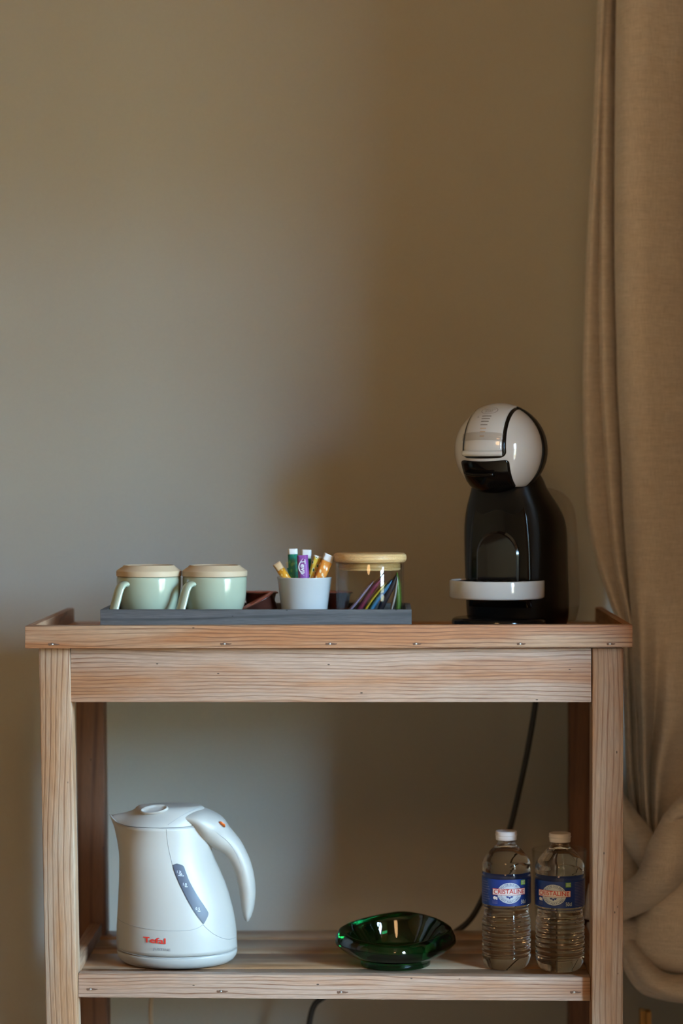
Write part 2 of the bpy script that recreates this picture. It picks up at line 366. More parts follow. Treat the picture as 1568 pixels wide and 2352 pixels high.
# nails with their rust streaks
def nail(px, py, yf, par, ln=.011):
    p = W(px, py, yf)
    rings = [[(p.x+math.cos(2*PI*j/18)*ln*s+.3*s*ln*math.cos(4*PI*j/18), p.y-.0004, p.z+math.sin(2*PI*j/18)*.0017*s*(1+.3*math.sin(j*2.1))) for j in range(18)] for s in (1, .4)]
    V, F = loft(rings, True, False, True); n = obj('nail_stain', V, F, M['streak'], par)
    V, F = lathe([(.0013, 0), (.0012, .0004), (.0005, .0007)], 10)
    V = [(p.x+v[0]*1.3, p.y-.0004-v[2], p.z+v[1]) for v in V]
    obj('nail_head', V, F, M['nail'], n)
for px in (120, 515, 757, 955, 1194, 1400): nail(px, 1479 if px != 120 else 1480, YF, rail_f, .008 if px in (120, 515, 757) else .006)
for px, py in ((208, 2272), (507, 2277), (783, 2279), (1318, 2279)): nail(px, py, .02, rail_s, .008)

# ------------------------------------------------------------------ curtain
curtain = empty('curtain', W(1500, 2250, .45), 'beige linen curtain gathered and knotted beside the table', 'curtain')
EXT = [(PX+(x-XC)*S*D/(D+y), y) for x, y in ((.575, .43), (.605, .36), (.585, .29), (.62, .23), (.585, .16), (.615, .10), (.580, .03), (.61, -.03), (.575, -.10), (.605, -.17), (.575, -.24), (.60, -.295))]   # unseen forward run past the frame, shaped to block window light
def row(py, L, V2, E, r8=None):
    k = max(0, min(1, (py+50)/750))         # the second small fold only opens further down
    mixd = lambda a, b: a+(b-a)*k
    r = [(L+8, .52), (L, .485), (L+9, .462), (V2-3, mixd(.464, .476)), (V2+1, mixd(.468, .482)), (V2+12, mixd(.480, .452)), (E-7, mixd(.494, .468)), (E+6, .505), (E+1, .455), (E+7, .415)]
    r += r8 or [(E+26, .385), (E+62, .375), (E+108, .385), (E+150, .40), (1620, .45), (1690, .41), (1780, .47)]
    r = r[:-3]+EXT
    return py, r
rows = [row(-200, 1379, 1396, 1418), row(0, 1374, 1391, 1416), row(300, 1363, 1378, 1412), row(600, 1347.5, 1373, 1412), row(780, 1342, 1374, 1416), row(900, 1340, 1377, 1419),
        row(1050, 1343, 1386, 1427), row(1200, 1353, 1397, 1433),
        row(1300, 1374, 1408, 1441, [(1464, .387), (1502, .378), (1545, .388), (1585, .40), (1630, .44), (1690, .41), (1780, .47)]),
        row(1380, 1400, 1425, 1448, [(1470, .385), (1506, .385), (1545, .388), (1585, .40), (1630, .44), (1690, .41), (1780, .47)]),
        row(1450, 1424, 1440, 1453, [(1473, .38), (1507, .395), (1541, .388), (1582, .395), (1630, .44), (1690, .41), (1780, .47)]),
        row(1530, 1430, 1444, 1457, [(1476, .38), (1507, .41), (1537, .388), (1580, .395), (1630, .44), (1690, .41), (1780, .47)]),
        row(1650, 1434, 1450, 1466, [(1480, .39), (1502, .44), (1530, .395), (1572, .40), (1630, .44), (1690, .41), (1770, .47)]),
        row(1760, 1438, 1454, 1470, [(1481, .395), (1493, .45), (1513, .40), (1545, .42), (1590, .40), (1660, .43), (1720, .46)]),
        row(1860, 1450, 1463, 1477, [(1486, .41), (1494, .45), (1507, .41), (1528, .43), (1558, .41), (1600, .43), (1660, .46)]),
        row(1960, 1474, 1482, 1490, [(1496, .43), (1501, .45), (1507, .43), (1516, .44), (1530, .43), (1550, .44), (1580, .46)])]
per = 9
prof = [catmull([(p, y) for p, y in r], per) for _, r in rows]
flat = [tuple([rows[i][0]]+[c for q in prof[i] for c in q]) for i in range(len(rows))]
fine = catmull(flat, 8)
rings = [[W(f[1+2*j], f[0], f[2+2*j]) for j in range((len(f)-1)//2)] for f in fine]
V, F = loft(rings, False)
pan = obj('curtain_panel', V, F, M['cloth'], curtain)
sol = pan.modifiers.new('thickness', 'SOLIDIFY'); sol.thickness = .0016; sol.offset = 1
tail = [[Vector((x, y, .02+(.72-.02)*i/6)) for x, y in catmull([(PX_[0], PX_[1]) for PX_ in ((.66, .555), (.62, .46), (.605, .36), (.585, .29), (.62, .23), (.585, .16), (.615, .10), (.580, .03), (.61, -.03), (.575, -.10), (.605, -.17), (.575, -.24), (.60, -.295))], 6)] for i in range(7)]
tl = obj('curtain_light_block', *loft(tail, False), M['cloth'], curtain)  # added unseen sheet down to the floor, keeps window light off the knot
m_ = tl.modifiers.new('thickness', 'SOLIDIFY'); m_.thickness = .0016
def fold(name, pts, n=22, wob=.05, nf=5):
    "a roll of gathered cloth: (px, py, depth, half width in px, half depth in m)"
    P = catmull(pts, 8)
    k = S*D/(D+.42)
    V, F = sweep([W(p[0], p[1], p[2]) for p in P], [p[3]/k for p in P], [p[4] for p in P], n, side=(0, 1, 0), fold=wob, nf=nf)
    return obj(name, V, F, M['cloth'], curtain)
fold('crossing_fold', [(1405, 1800, .44, 8, .02), (1438, 1882, .42, 30, .022), (1474, 1938, .405, 36, .026), (1500, 1982, .40, 32, .024), (1520, 2030, .42, 22, .02)])
fold('hanging_fold', [(1420, 1900, .45, 14, .015), (1438, 1985, .43, 34, .02), (1462, 2045, .42, 36, .02), (1480, 2080, .43, 20, .02)])
fold('knot_band', [(1346, 2070, .372, 40, .010), (1395, 2076, .374, 46, .018), (1440, 2066, .378, 40, .026), (1486, 2040, .362, 42, .032), (1522, 1998, .355, 50, .036), (1545, 1945, .36, 52, .036), (1562, 1890, .375, 40, .03), (1600, 1850, .40, 40, .03)], 28, .03, 3)
fold('gathered_roll', [(1512, 1960, .40, 6, .01), (1528, 1910, .385, 12, .02), (1545, 1872, .37, 14, .025), (1575, 1858, .365, 22, .03), (1620, 1862, .37, 34, .035)])
fold('lower_drape', [(1348, 2138, .376, 18, .010), (1400, 2140, .38, 34, .018), (1450, 2150, .40, 50, .03), (1510, 2150, .39, 84, .045), (1570, 2130, .38, 124, .055), (1650, 2110, .38, 150, .06)], 30, .03, 4)
fold('draped_roll', [(1415, 2120, .41, 8, .012), (1440, 2158, .395, 16, .02), (1462, 2200, .375, 22, .028), (1490, 2240, .36, 26, .032), (1530, 2264, .352, 26, .034), (1580, 2270, .35, 30, .036), (1650, 2262, .35, 40, .04)], 24, .04, 3)
fold('under_roll', [(1405, 2130, .43, 8, .012), (1432, 2180, .42, 16, .018), (1452, 2226, .405, 18, .02), (1480, 2266, .395, 16, .02), (1530, 2284, .39, 14, .022), (1600, 2290, .39, 18, .025)], 20, .04, 3)

# yellow wooden post whose top shows under the curtain
V, F = join(bevel_box(W(1469, 0, .46).x, W(1480, 0, .46).x, .45, .472, 0, W(0, 2319, .46).z, .001), bevel_box(W(1482.5, 0, .46).x, W(1494, 0, .46).x, .45, .472, 0, W(0, 2321, .46).z, .001),
            bevel_box(W(1479, 0, .46).x, W(1483.5, 0, .46).x, .458, .472, 0, W(0, 2324, .46).z, 0))
tag(obj('wooden_post', V, F, M['post'], smooth=False), 'short yellow wooden post with a dark groove below the curtain', 'post')

# ------------------------------------------------------------------ grey tray and what stands in it
def bx(name, par, x0, x1, y0, y1, z0, z1, mat, b=.001): return auto(obj(name, *bevel_box(x0, x1, y0, y1, z0, z1, b), mat, par), 50)
TF, TB = .08, .262
tx0, tx1 = W(230, 0, TF).x, W(945, 0, TF).x; tz1 = W(0, 1400, TF).z
tray = empty('serving_tray', ((tx0+tx1)/2, (TF+TB)/2, Z_TOP), 'low grey stained wooden tray on the table top', 'tray')
bx('tray_base', tray, tx0+.002, tx1-.002, TF+.002, TB-.002, Z_TOP, Z_TOP+.007, M['traywood'])
bx('tray_side', tray, tx0, tx1, TF, TF+.008, Z_TOP, tz1, M['traywood'])
bx('tray_side', tray, tx0, tx1, TB-.008, TB, Z_TOP, tz1, M['traywood'])
bx('tray_side', tray, tx0, tx0+.008, TF+.008, TB-.008, Z_TOP, tz1, M['traywood'])
bx('tray_side', tray, tx1-.008, tx1, TF+.008, TB-.008, Z_TOP, tz1, M['traywood'])
ZF = Z_TOP+.007
def copy_tree(o, parent=None):
    c = o.copy(); COL.objects.link(c); c.parent = parent
    for ch in o.children: copy_tree(ch, c)
    return c
# mugs: local frame, base at 0
def make_mug(loc):
    e = empty('mug', loc)
    h = .9216-ZF
    pr = [(.0, .002), (.026, .002), (.0275, 0), (.0295, 0), (.0335, .011), (.0385, .022), (.0425, .0315), (.0453, .043), (.0466, .057), (.047, h-.003), (.0465, h-.0006), (.0455, h), (.0445, h-.001), (.0435, h-.006), (.042, .044), (.037, .026), (.030, .012), (.015, .006), (.0, .006)]
    obj('mug_body', *lathe(pr, 56, cap0=False, cap1=False), M['celadon'], e, world=False)
    # strap handle, leaving the rim and running outward and down before turning back
    dirv = Vector((-.66, -.75, 0)).normalized(); tan = Vector((-dirv.y, dirv.x, 0))
    pts = [(.043, h-.010), (.052, h-.011), (.0585, h-.018), (.0645, h-.034), (.071, h-.052), (.0735, h-.0615), (.070, h-.0665), (.058, h-.066), (.046, h-.060), (.034, h-.058)]
    P = catmull(pts, 5); C = [dirv*p[0]+Vector((0, 0, p[1])) for p in P]
    V, F = sweep(C, .0046, .0086, 16, side=tan)
    obj('mug_handle', V, F, M['celadon'], e, world=False)
    lp = [(0, h+.0002), (.0465, h+.0002), (.0474, h+.0008), (.0476, h+.0075), (.0470, h+.0086), (.0385, h+.0142), (.0370, h+.0158), (.0362, h+.0163), (.0345, h+.0163), (.033, h+.0150), (0, h+.0150)]
    auto(obj('mug_lid', *lathe(lp, 56, cap0=False, cap1=False), M['silicone'], e, world=False), 24)
    return e
YM = .172
mugs = 'pale green lidded mugs'
mg = make_mug((W(342, 0, YM).x, YM, ZF)); tag(mg, 'pale green mug with beige lid at the tray end nearest the wall edge, leftmost', 'mug', mugs)
mg['label'] = 'leftmost of the two pale green mugs with beige lids'
mg2 = copy_tree(mg); mg2.location.x = W(493, 0, YM).x; mg2['label'] = 'pale green mug with beige lid standing next to the dark coffee capsules'
# white cup
WC = Vector((W(699, 0, YM).x, YM, ZF)); hc = W(0, 1325, YM).z-ZF
pr = [(0, .002), (.028, .002), (.029, 0), (.0305, 0), (.0318, .003), (.0345, hc*.45), (.0396, hc-.002), (.0402, hc-.0008), (.0396, hc), (.0385, hc-.0008), (.0375, hc-.004), (.032, hc*.4), (.029, .007), (0, .006)]
cup = obj('sugar_cup', *lathe(pr, 56, WC, False, False), M['porcelain']); tag(cup, 'plain white porcelain cup holding paper sugar sticks', 'cup')
# sugar sticks
def stick_mat(name, base, leaf, leaf2):
    m, nt, b, N, L = nodes(name)
    tc = N('ShaderNodeTexCoord'); vo = N('ShaderNodeTexVoronoi'); vo.inputs['Scale'].default_value = 230; vo.feature = 'F1'
    mp = N('ShaderNodeMapping'); mp.inputs['Scale'].default_value = (1, 1, .55); mp.inputs['Rotation'].default_value = (0, .5, 0)
    L(tc.outputs['Object'], mp.inputs[0]); L(mp.outputs[0], vo.inputs['Vector'])
    cr = N('ShaderNodeValToRGB'); cr.color_ramp.interpolation = 'CONSTANT'
    e = cr.color_ramp.elements; e[0].position = 0; e[0].color = leaf; e[1].position = .30; e[1].color = leaf2
    x = e.new(.42); x.color = base
    L(vo.outputs['Distance'], cr.inputs[0]); L(cr.outputs[0], b.inputs['Base Color']); b.inputs['Roughness'].default_value = .35
    return m
paper = plain('white_paper', srgb(222, 222, 218), .6)
SM = {'orange': stick_mat('orange_stick', srgb(212, 132, 52), srgb(232, 216, 190), srgb(222, 160, 90)),
      'yellow': stick_mat('yellow_stick', srgb(214, 150, 40), srgb(236, 196, 110), srgb(200, 120, 30)),
      'teal': stick_mat('teal_stick', srgb(22, 122, 104), srgb(90, 160, 110), srgb(40, 138, 96)),
      'green': stick_mat('green_yellow_stick', srgb(214, 182, 70), srgb(44, 110, 66), srgb(232, 222, 190)),
      'purple': plain('purple_stick', srgb(136, 76, 150), .35, var=.08)}
def stick(top, bot, wpx, y, mat, tip, tipmat, label, lean=0.0):
    "flat pouch from its top centre (px, py) to its foot inside the cup"
    T, B = W(top[0], top[1], y-lean), W(bot[0], bot[1], y)
    d = (T-B).normalized(); s = Vector((d.z, 0, -d.x)).normalized(); n = s.cross(d).normalized()
    w = wpx/S/.952/2; Ln = (T-B).length
    e = empty('sugar_stick', B, label, 'sugar stick', 'paper sugar sticks in the white cup')
    def pouch(a, b_, t0, t1):
        rings = []
        for i in range(6):
            f = a+(b_-a)*i/5; th = t0+(t1-t0)*i/5
            c = B+d*(Ln*f)
            rings.append([c-s*w, c-s*w*.5-n*th, c-n*th*1.3, c+s*w*.5-n*th, c+s*w, c+s*w*.5+n*th, c+n*th*1.3, c-s*w*.5+n*th])
        return loft(rings, True, True, True)
    sl = obj('sleeve', *pouch(0, 1-tip, .0026, .0016), mat, e)
    if tip > 0: obj('sealed_end', *pouch(1-tip, 1, .0012, .0004), tipmat, e)
    return e, sl, B, d, s, n, w, Ln
cp = lambda cx, cy: (550+cx/3.824, 1240+cy/3.824)
tan_paper = plain('tan_paper', srgb(190, 156, 116), .6)
stick(cp(322, 205), cp(560, 560), 19, YM-.004, SM['yellow'], .16, tan_paper, 'yellow orange sugar stick leaning far left out of the white cup')
stick(cp(465, 78), cp(486, 620), 22.5, YM+.006, SM['teal'], .09, paper, 'tallest dark teal sugar stick with a white end')
st = stick(cp(551, 135), cp(580, 610), 25.5, YM-.009, SM['purple'], 0.02, SM['purple'], 'purple sugar stick with white lettering', .004)
stick(cp(585, 86), cp(570, 640), 24, YM+.012, SM['teal'], .14, paper, 'teal sugar stick with white end behind the purple one')
stick(cp(690, 140), cp(560, 590), 20, YM-.006, SM['green'], .03, paper, 'green and yellow sugar stick right of the purple one')
stick(cp(790, 130), cp(600, 575), 26, YM-.014, SM['orange'], .13, paper, 'orange leaf printed sugar stick leaning right with white end')
stick(cp(424, 195), cp(540, 600), 12, YM+.018, SM['teal'], .12, paper, 'narrow sugar stick with only a white corner showing behind the teal one')
# lettering on the purple stick: reads downward
e, sl, B, d, s, n, w, Ln = st
nf = -n if n.y > 0 else n
def on_stick(u, v): return B+d*(Ln*v)+s*(w*u)+nf*.0042
tv, tf, asp = text_mesh('Teva', .02)
obj('lettering', [on_stick(-.42+.92*q[1], .925-.27*q[0]) for q in tv], tf, M['print_white'], sl, False)
def arc(pts, wd):
    V, F = [], []
    for i, (u, v) in enumerate(pts):
        a = pts[max(i-1, 0)]; b_ = pts[min(i+1, len(pts)-1)]; tx, ty = (b_[0]-a[0])*w, (b_[1]-a[1])*Ln; l = math.hypot(tx, ty); k = wd*math.sin(PI*i/(len(pts)-1))+.0001
        for sg in (-1, 1): V.append(on_stick(u-sg*ty/l*k/w, v+sg*tx/l*k/Ln))
        if i: F.append((2*i-2, 2*i-1, 2*i+1, 2*i))
    return V, F
obj('printed_curve', *arc([(.15-.9*math.sin(PI*t/14), .95-.33*t/14) for t in range(15)], .0007), M['print_white'], sl, False)
# glass jar with bamboo lid and tea sachets
YJ = .172; JX = W(849, 0, YJ).x; JR = .0500
jar = empty('storage_jar', (JX, YJ, ZF), 'clear glass jar with pale bamboo lid holding tea sachets', 'jar')
zg = W(0, 1291, YJ).z
pr = [(0, 0), (.044, 0), (.048, .002), (JR, .006), (JR, zg-ZF-.002), (JR-.001, zg-ZF), (JR-.002, zg-ZF), (JR-.003, zg-ZF-.002), (JR-.003, .009), (JR-.006, .0055), (0, .005)]
obj('glass_body', *lathe(pr, 64, (JX, YJ, ZF), False, False), M['glass'], jar)
zl = W(0, 1270, YJ).z
lid = [(0, zg+.0004), (.0505, zg+.0004), (.0525, zg+.002), (.0535, zg+.005), (.0535, zl-.005), (.0525, zl-.0018), (.050, zl-.0002), (0, zl)]
obj('jar_lid', *lathe(lid, 64, (JX, YJ, 0), False, False), M['bamboo'], jar)
zs1 = W(0, 1309, YJ).z
obj('lid_plug', *lathe([(0, zs1), (.0435, zs1), (.0445, zs1+.001), (.0445, zg), (0, zg)], 48, (JX, YJ, 0), False, False), M['bamboo'], jar)
obj('sealing_ring', *lathe([(.0446, zs1+.003), (.0466, zs1+.004), (.0466, zs1+.006), (.0452, zs1+.007), (.0466, zs1+.008), (.0466, zg-.002), (.0446, zg-.001)], 48, (JX, YJ, 0), False, False), M['seal'], jar)
sach = [((945, 625), (1180, 365), .0016, .024, srgb(150, 132, 156), 'lilac silver tea sachet lying flattest in the glass jar'),
        ((1030, 625), (1262, 318), .0030, .027, srgb(112, 34, 62), 'maroon tea sachet in the glass jar'),
        ((1092, 625), (1285, 372), .0016, .027, srgb(190, 164, 44), 'yellow tea sachet in the glass jar'),
        ((1150, 625), (1330, 345), .0030, .026, srgb(62, 116, 152), 'blue tea sachet in the glass jar'),
        ((1235, 625), (1375, 300), .0034, .024, srgb(44, 36, 40), 'black tea sachet in the glass jar'),
        ((1335, 622), (1402, 318), .0016, .020, srgb(170, 160, 150), 'pale grey tea sachet in the glass jar'),
        ((1390, 622), (1412, 285), .0032, .018, srgb(84, 112, 40), 'green tea sachet standing at the right in the glass jar')]
for i, (b0, t0, th, hw, c, lab) in enumerate(sach):
    (bx_, by_), (tx_, ty_) = cp(*b0), cp(*t0)
    f = (1419-by_)/(by_-ty_)
    yy = YJ+(-.004+.002*i if i < 5 else .002)
    Bp = W(bx_-(tx_-bx_)*f, 1419, yy); Tp = W(tx_, ty_, yy)
    Bp.x = max(Bp.x, JX-.041); Tp.x = min(Tp.x, JX+.0405)
    dd = (Tp-Bp).normalized(); nn = Vector((dd.z, 0, -dd.x)); L_ = (Tp-Bp).length
    rings = []
    for k in range(9):
        f = k/8; t = 1.35*th*(.18+.82*min(1, 2.6*math.sin(PI*min(1, max(0, (f-.05)/.90)))))+.0002
        cpt = Bp+dd*(L_*f)+nn*(.0012*math.sin(f*PI*1.5+i))
        rings.append([cpt+Vector((0, -hw, 0)), cpt+Vector((0, -hw*.8, 0))-nn*t*.7, cpt-nn*t, cpt+Vector((0, hw*.8, 0))-nn*t*.7, cpt+Vector((0, hw, 0)), cpt+Vector((0, hw*.8, 0))+nn*t*.7, cpt+nn*t, cpt+Vector((0, -hw*.8, 0))+nn*t*.7])
    o = obj('tea_sachet', *loft(rings, True, True, True), plain('sachet_foil_%d' % i, c, .3, var=.15, scale=40))
    tag(o, lab, 'tea sachet', 'tea sachets in the glass jar')
# coffee capsules: local frame, foil up
def make_capsule(loc, rot, label):
    e = empty('coffee_capsule', loc, label, 'coffee capsule', 'coffee capsules on the grey tray'); e.rotation_euler = rot
    obj('capsule_cup', *lathe([(0, 0), (.017, 0), (.0195, .002), (.0235, .0215), (.0265, .0222), (.0268, .0232), (.0258, .0238), (.0, .0238)], 40, cap0=False, cap1=False), M['cap_brown'], e, world=False)
    obj('foil_lid', *lathe([(.0252, .0239), (.0250, .0244), (.022, .0245), (.020, .0249), (0, .0249)], 40, cap0=False, cap1=False), M['foil'], e, world=False)
    return e
p1 = W(604, 0, .188)
p1 = W(596, 0, .188)
tc_ = make_capsule((p1.x+.0085, .188, ZF+.0150), (0.06, -.50, 0), 'tilted brown coffee capsule leaning against the white cup')
tc_.scale = (1.1, 1.1, 1.1)
p2 = W(598, 0, .232)
make_capsule((p2.x, .228, ZF), (0, 0, 0), 'lower coffee capsule of the upright pair behind the tilted one')
make_capsule((p2.x, .228, ZF+.0252), (0, 0, 0), 'upper coffee capsule of the upright pair, pink foil lid showing')
p3 = W(769, 0, .226)
make_capsule((p3.x, .226, ZF), (0, 0, 0), 'lower coffee capsule standing between white cup and glass jar')
make_capsule((p3.x, .226, ZF+.0252), (0, 0, 0), 'upper coffee capsule stacked between white cup and glass jar')

# ------------------------------------------------------------------ coffee machine
MY = .20; km = S*D/(D+MY)
TH = math.radians(-26)
mc = Vector((XC+(1148-PX)/km, MY, Z_TOP))
mach = empty('coffee_machine', mc, 'black capsule coffee machine with round white head on the table top', 'coffee machine', rz=TH)
HZ = ZC-(1034-PY)/km-Z_TOP; R = 105/km       # head centre height, head radius
def mo(name, VF, mat, par=None, smooth=True): return obj(name, VF[0], VF[1], mat, par or mach, smooth, world=False) if par is None else obj(name, [Vector(v)-par.location for v in VF[0]], VF[1], mat, par, smooth, world=False)
def sp(x, phi, k=1.0):
    "point on the head at sideways offset x (in radii) and elevation phi in degrees from straight ahead"
    q = math.sqrt(max(0, 1-x*x)); f = math.radians(phi)
    return Vector((x*R*k, -q*math.cos(f)*R*k, HZ+q*math.sin(f)*R*k))
# white front shell: sphere cap in front of the joint plane, cut flat underneath
def shell(Rk, y_cut, zcut, n=72, m=36):
    rings = []
    a1 = math.acos(max(-1, min(1, -y_cut)))        # polar angle from straight ahead
    for i in range(m+1):
        al = a1*i/m
        ring = []
        for j in range(n):
            th = 2*PI*j/n
            v = Vector((math.sin(al)*math.cos(th), -math.cos(al), math.sin(al)*math.sin(th)))
            v *= R*Rk
            if v.z < zcut*R: v.z = zcut*R-(zcut*R-v.z)*.06
            ring.append(v+Vector((0, 0, HZ)))
        rings.append(ring)
    return loft(rings, True, False, True)
white = mo('head_shell', shell(1.0, .06, -.80), M['gloss_white'])
# black rear shell, a little larger, wraps the back of the head and flows into the neck
def rear():
    rings = []; n = 64
    a0 = math.acos(.02)
    for i in range(22):
        al = a0+(PI-a0)*i/21
        k = 1.0
        ring = []
        for j in range(n):
            th = 2*PI*j/n
            v = Vector((math.sin(al)*math.cos(th), -math.cos(al), math.sin(al)*math.sin(th)))*R*k
            v.x *= 1.045; v.y *= 1.03; v.z *= 1.03 if v.z > 0 else 1.0
            ring.append(v+Vector((0, 0, HZ)))
        rings.append(ring)
    r0 = [Vector((p.x*.90, p.y, HZ+(p.z-HZ)*.90)) for p in rings[0]]
    return loft([r0]+rings, True, False, True)
mo('rear_shell', rear(), M['satin_black'])
def patch(x0, x1, p0, p1, h, rc=.12, nx=18, ny=44, base=.97, xw=0):
    "raised rounded panel on the head; rc is its corner radius in radii, xw narrows it towards its top"
    deg = math.degrees(rc); V = []; F = []
    rows_ = []
    ts = []
    for i in range(ny+1):
        ph = p0+(p1-p0)*i/ny; ts.append(ph)
    ts = sorted(set(ts+[p0+deg*(1-math.cos(a*PI/12)) for a in range(7)]+[p1-deg*(1-math.cos(a*PI/12)) for a in range(7)]))
    for ph in ts:
        d = min(ph-p0, p1-ph); ins = 0
        if d < deg: ins = rc*(1-math.sqrt(max(0, 1-(1-d/deg)**2)))
        f = 1+xw*((ph-p0)/(p1-p0)-.5)
        a_, b_ = x0*f+ins, x1*f-ins
        rows_.append([(a_+(b_-a_)*j/nx, ph) for j in range(nx+1)])
    n = nx+1
    for r in rows_: V += [sp(x, ph, 1+h) for x, ph in r]
    for i in range(len(rows_)-1):
        for j in range(nx): F.append((i*n+j, i*n+j+1, (i+1)*n+j+1, (i+1)*n+j))
    m = len(rows_)
    loop = [(0, j) for j in range(n)]+[(i, nx) for i in range(1, m)]+[(m-1, j) for j in range(nx-1, -1, -1)]+[(i, 0) for i in range(m-2, 0, -1)]
    k0 = len(V)
    for i, j in loop:
        x, ph = rows_[i][j]; V.append(sp(x, ph, base))
    for q in range(len(loop)):
        r = (q+1) % len(loop); A = loop[q][0]*n+loop[q][1]; B = loop[r][0]*n+loop[r][1]
        F.append((A, B, k0+r, k0+q))
    return V, F
mo('lever_groove', patch(-.48, .48, -11, 125, .006, .14, xw=-.14), M['gloss_black'])
lever = mo('lever', patch(-.405, .405, -3, 125, .035, .07, xw=-.14), M['gloss_white'])
# thumb lip under the lever
pts = [sp(-.43+.86*i/16, -4.5, 1.045) for i in range(17)]
mo('lever_lip', sweep(pts, .0052, .0042, 14, side=(0, 0, 1)), M['gloss_white'], lever)
# clear slider ring across the lever
rings = []
for i in range(21):
    x = -.445+.89*i/20
    rings.append([sp(x, ph, k) for ph, k in ((11.5, 1.045), (11.5, 1.075), (13, 1.08), (19.5, 1.08), (21, 1.075), (21, 1.045))])
mo('water_slider', loft(rings, True, True, True), M['clear'], lever)
for i, ph in enumerate((45, 40.7, 36.4, 31.6, 26.5, 22.1, 16.5)):
    hw = .105-.009*i; dx = .0
    V = []; F = []
    for a in range(7):
        x = dx-hw+2*hw*a/6
        V += [sp(x, ph-.75, 1.0365), sp(x, ph+.75, 1.0365)]
        if a: F.append((2*a-2, 2*a-1, 2*a+1, 2*a))
    mo('tick_mark', (V, F), M['print_dark'] if i < 4 else plain('warm_tick_%d' % i, srgb(176, 150, 120), .4), lever)
# round emblem on top of the lever
V, F = [], []
for j in range(41):
    th = 2*PI*j/40
    for rr in (1.0, .93): V.append(sp(.185*rr*math.cos(th), 56.5+7.6*rr*math.sin(th), 1.0365))
    if j: F.append((2*j-2, 2*j-1, 2*j+1, 2*j))
mo('emblem_ring', (V, F), M['print_dark'], lever)
for s_, y0, hh, wd in (('NESCAFE', 57.6, 2.6, .25), ('Dolce', 54.8, 2.3, .17), ('Gusto', 52.0, 2.3, .17)):
    tv, tf, asp = text_mesh(s_, .01)
    mo('emblem_lettering', ([sp(-wd/2+wd*q[0], y0+hh*q[1], 1.0368) for q in tv], tf), M['print_dark'], lever, False)
tv, tf, asp = text_mesh('XL', 0)
mo('size_lettering', ([sp(-.22+.06*q[0], 43+3.4*q[1], 1.0368) for q in tv], tf), M['print_dark'], lever, False)
# black capsule mouth with its handle
mouth = mo('capsule_holder', patch(-.54, .54, -66, -14.5, .028, .09, xw=.05), M['gloss_black'])
pts = [sp(-.40+.62*i/12, -31, 1.055) for i in range(13)]
mo('holder_handle', sweep(pts, .007, .0035, 12, side=(0, 0, 1)), M['gloss_black'], mouth)
# column: neck, shoulders and foot
def sec(py, L, Rr, dy, b, e=2.6):
    z = ZC-(py-PY)/km-Z_TOP
    return z, (Rr-L)/2/km, dy, b, e
secs = [(1075, .040, .030, .034), (1100, .0500, .031, .041), (1120, .0540, .034, .046), (1140, .0590, .040, .052), (1165, .066, .048, .058), (1195, .0715, .056, .064), (1230, .0735, .059, .066), (1300, .0735, .062, .068), (1370, .0730, .066, .070), (1415, .0720, .068, .070), (1438, .0690, .068, .068), (1446, .0660, .068, .066)]
rings = []
for py, a, dy, b in secs:
    z = max(.0008, ZC-(py-PY)/km-Z_TOP); rings.append(sup_ring(0, dy, z, a, b, 2.7, 64))
fine = catmull([tuple(c for p in r for c in p) for r in rings], 5)
rings = [[Vector(f[3*j:3*j+3]) for j in range(64)] for f in fine]
body = mo('body', loft(rings, True, True, True), M['satin_black'])
# glossy splash panel with its arch, in front of the column
def splash():
    rings = []
    for i in range(15):
        z = .035+(.200-.035)*i/14
        hw = .050-.010*(i/14)**3
        rings.append([Vector((-hw+2*hw*j/24, (.066-.0695)+.0*i-.006*math.cos((j/24-.5)*PI)+.013*(i/14)**2*0+(.004 if i in (0, 14) or j in (0, 24) else 0), z)) for j in range(25)])
    return loft(rings, False)
mo('splash_panel', splash(), M['gloss_black'])
def arch():
    o = [(.0335*math.cos(PI*i/24), .112+.036*math.sin(PI*i/24)) for i in range(25)]+[(-.0335, .070), (.0335, .070)]
    r0 = [Vector((x, -.0090, z)) for x, z in o]; r1 = [Vector((x*.93, -.0112, .07+(z-.07)*.96)) for x, z in o]; r2 = [Vector((x*.86, -.0104, .07+(z-.07)*.92)) for x, z in o]
    return loft([r0, r1, r2], True, False, True)
auto(mo('panel_arch', arch(), M['arch_black']), 20)
# foot and drip tray
foot = [(0, .0006), (.067, .0006), (.0695, .003), (.0695, .016), (.068, .019), (.064, .0205), (0, .0205)]
mo('foot', lathe(foot, 64, (0, -.004, 0), False, False), M['gloss_black'])
z0, z1 = ZC-(1373-PY)/km-Z_TOP, ZC-(1331-PY)/km-Z_TOP
dr = [(0, z0), (.066, z0), (.0692, z0+.0008), (.0702, z0+.003), (.0702, z1-.002), (.0697, z1-.0004), (.0685, z1), (.0675, z1-.001), (.067, z1-.006), (0, z1-.006)]
drip = mo('drip_tray', lathe(dr, 72, (0, -.012, 0), False, False), M['gloss_white'])
grate = []
for i in range(9):
    x = -.056+.014*i; q = math.sqrt(.066**2-x*x)
    grate.append(bevel_box(x-.0025, x+.0025, -.012-q, -.012+q, z1-.006, z1-.0015, 0))
mo('drip_grate', join(*grate), M['satin_black'], drip, False)
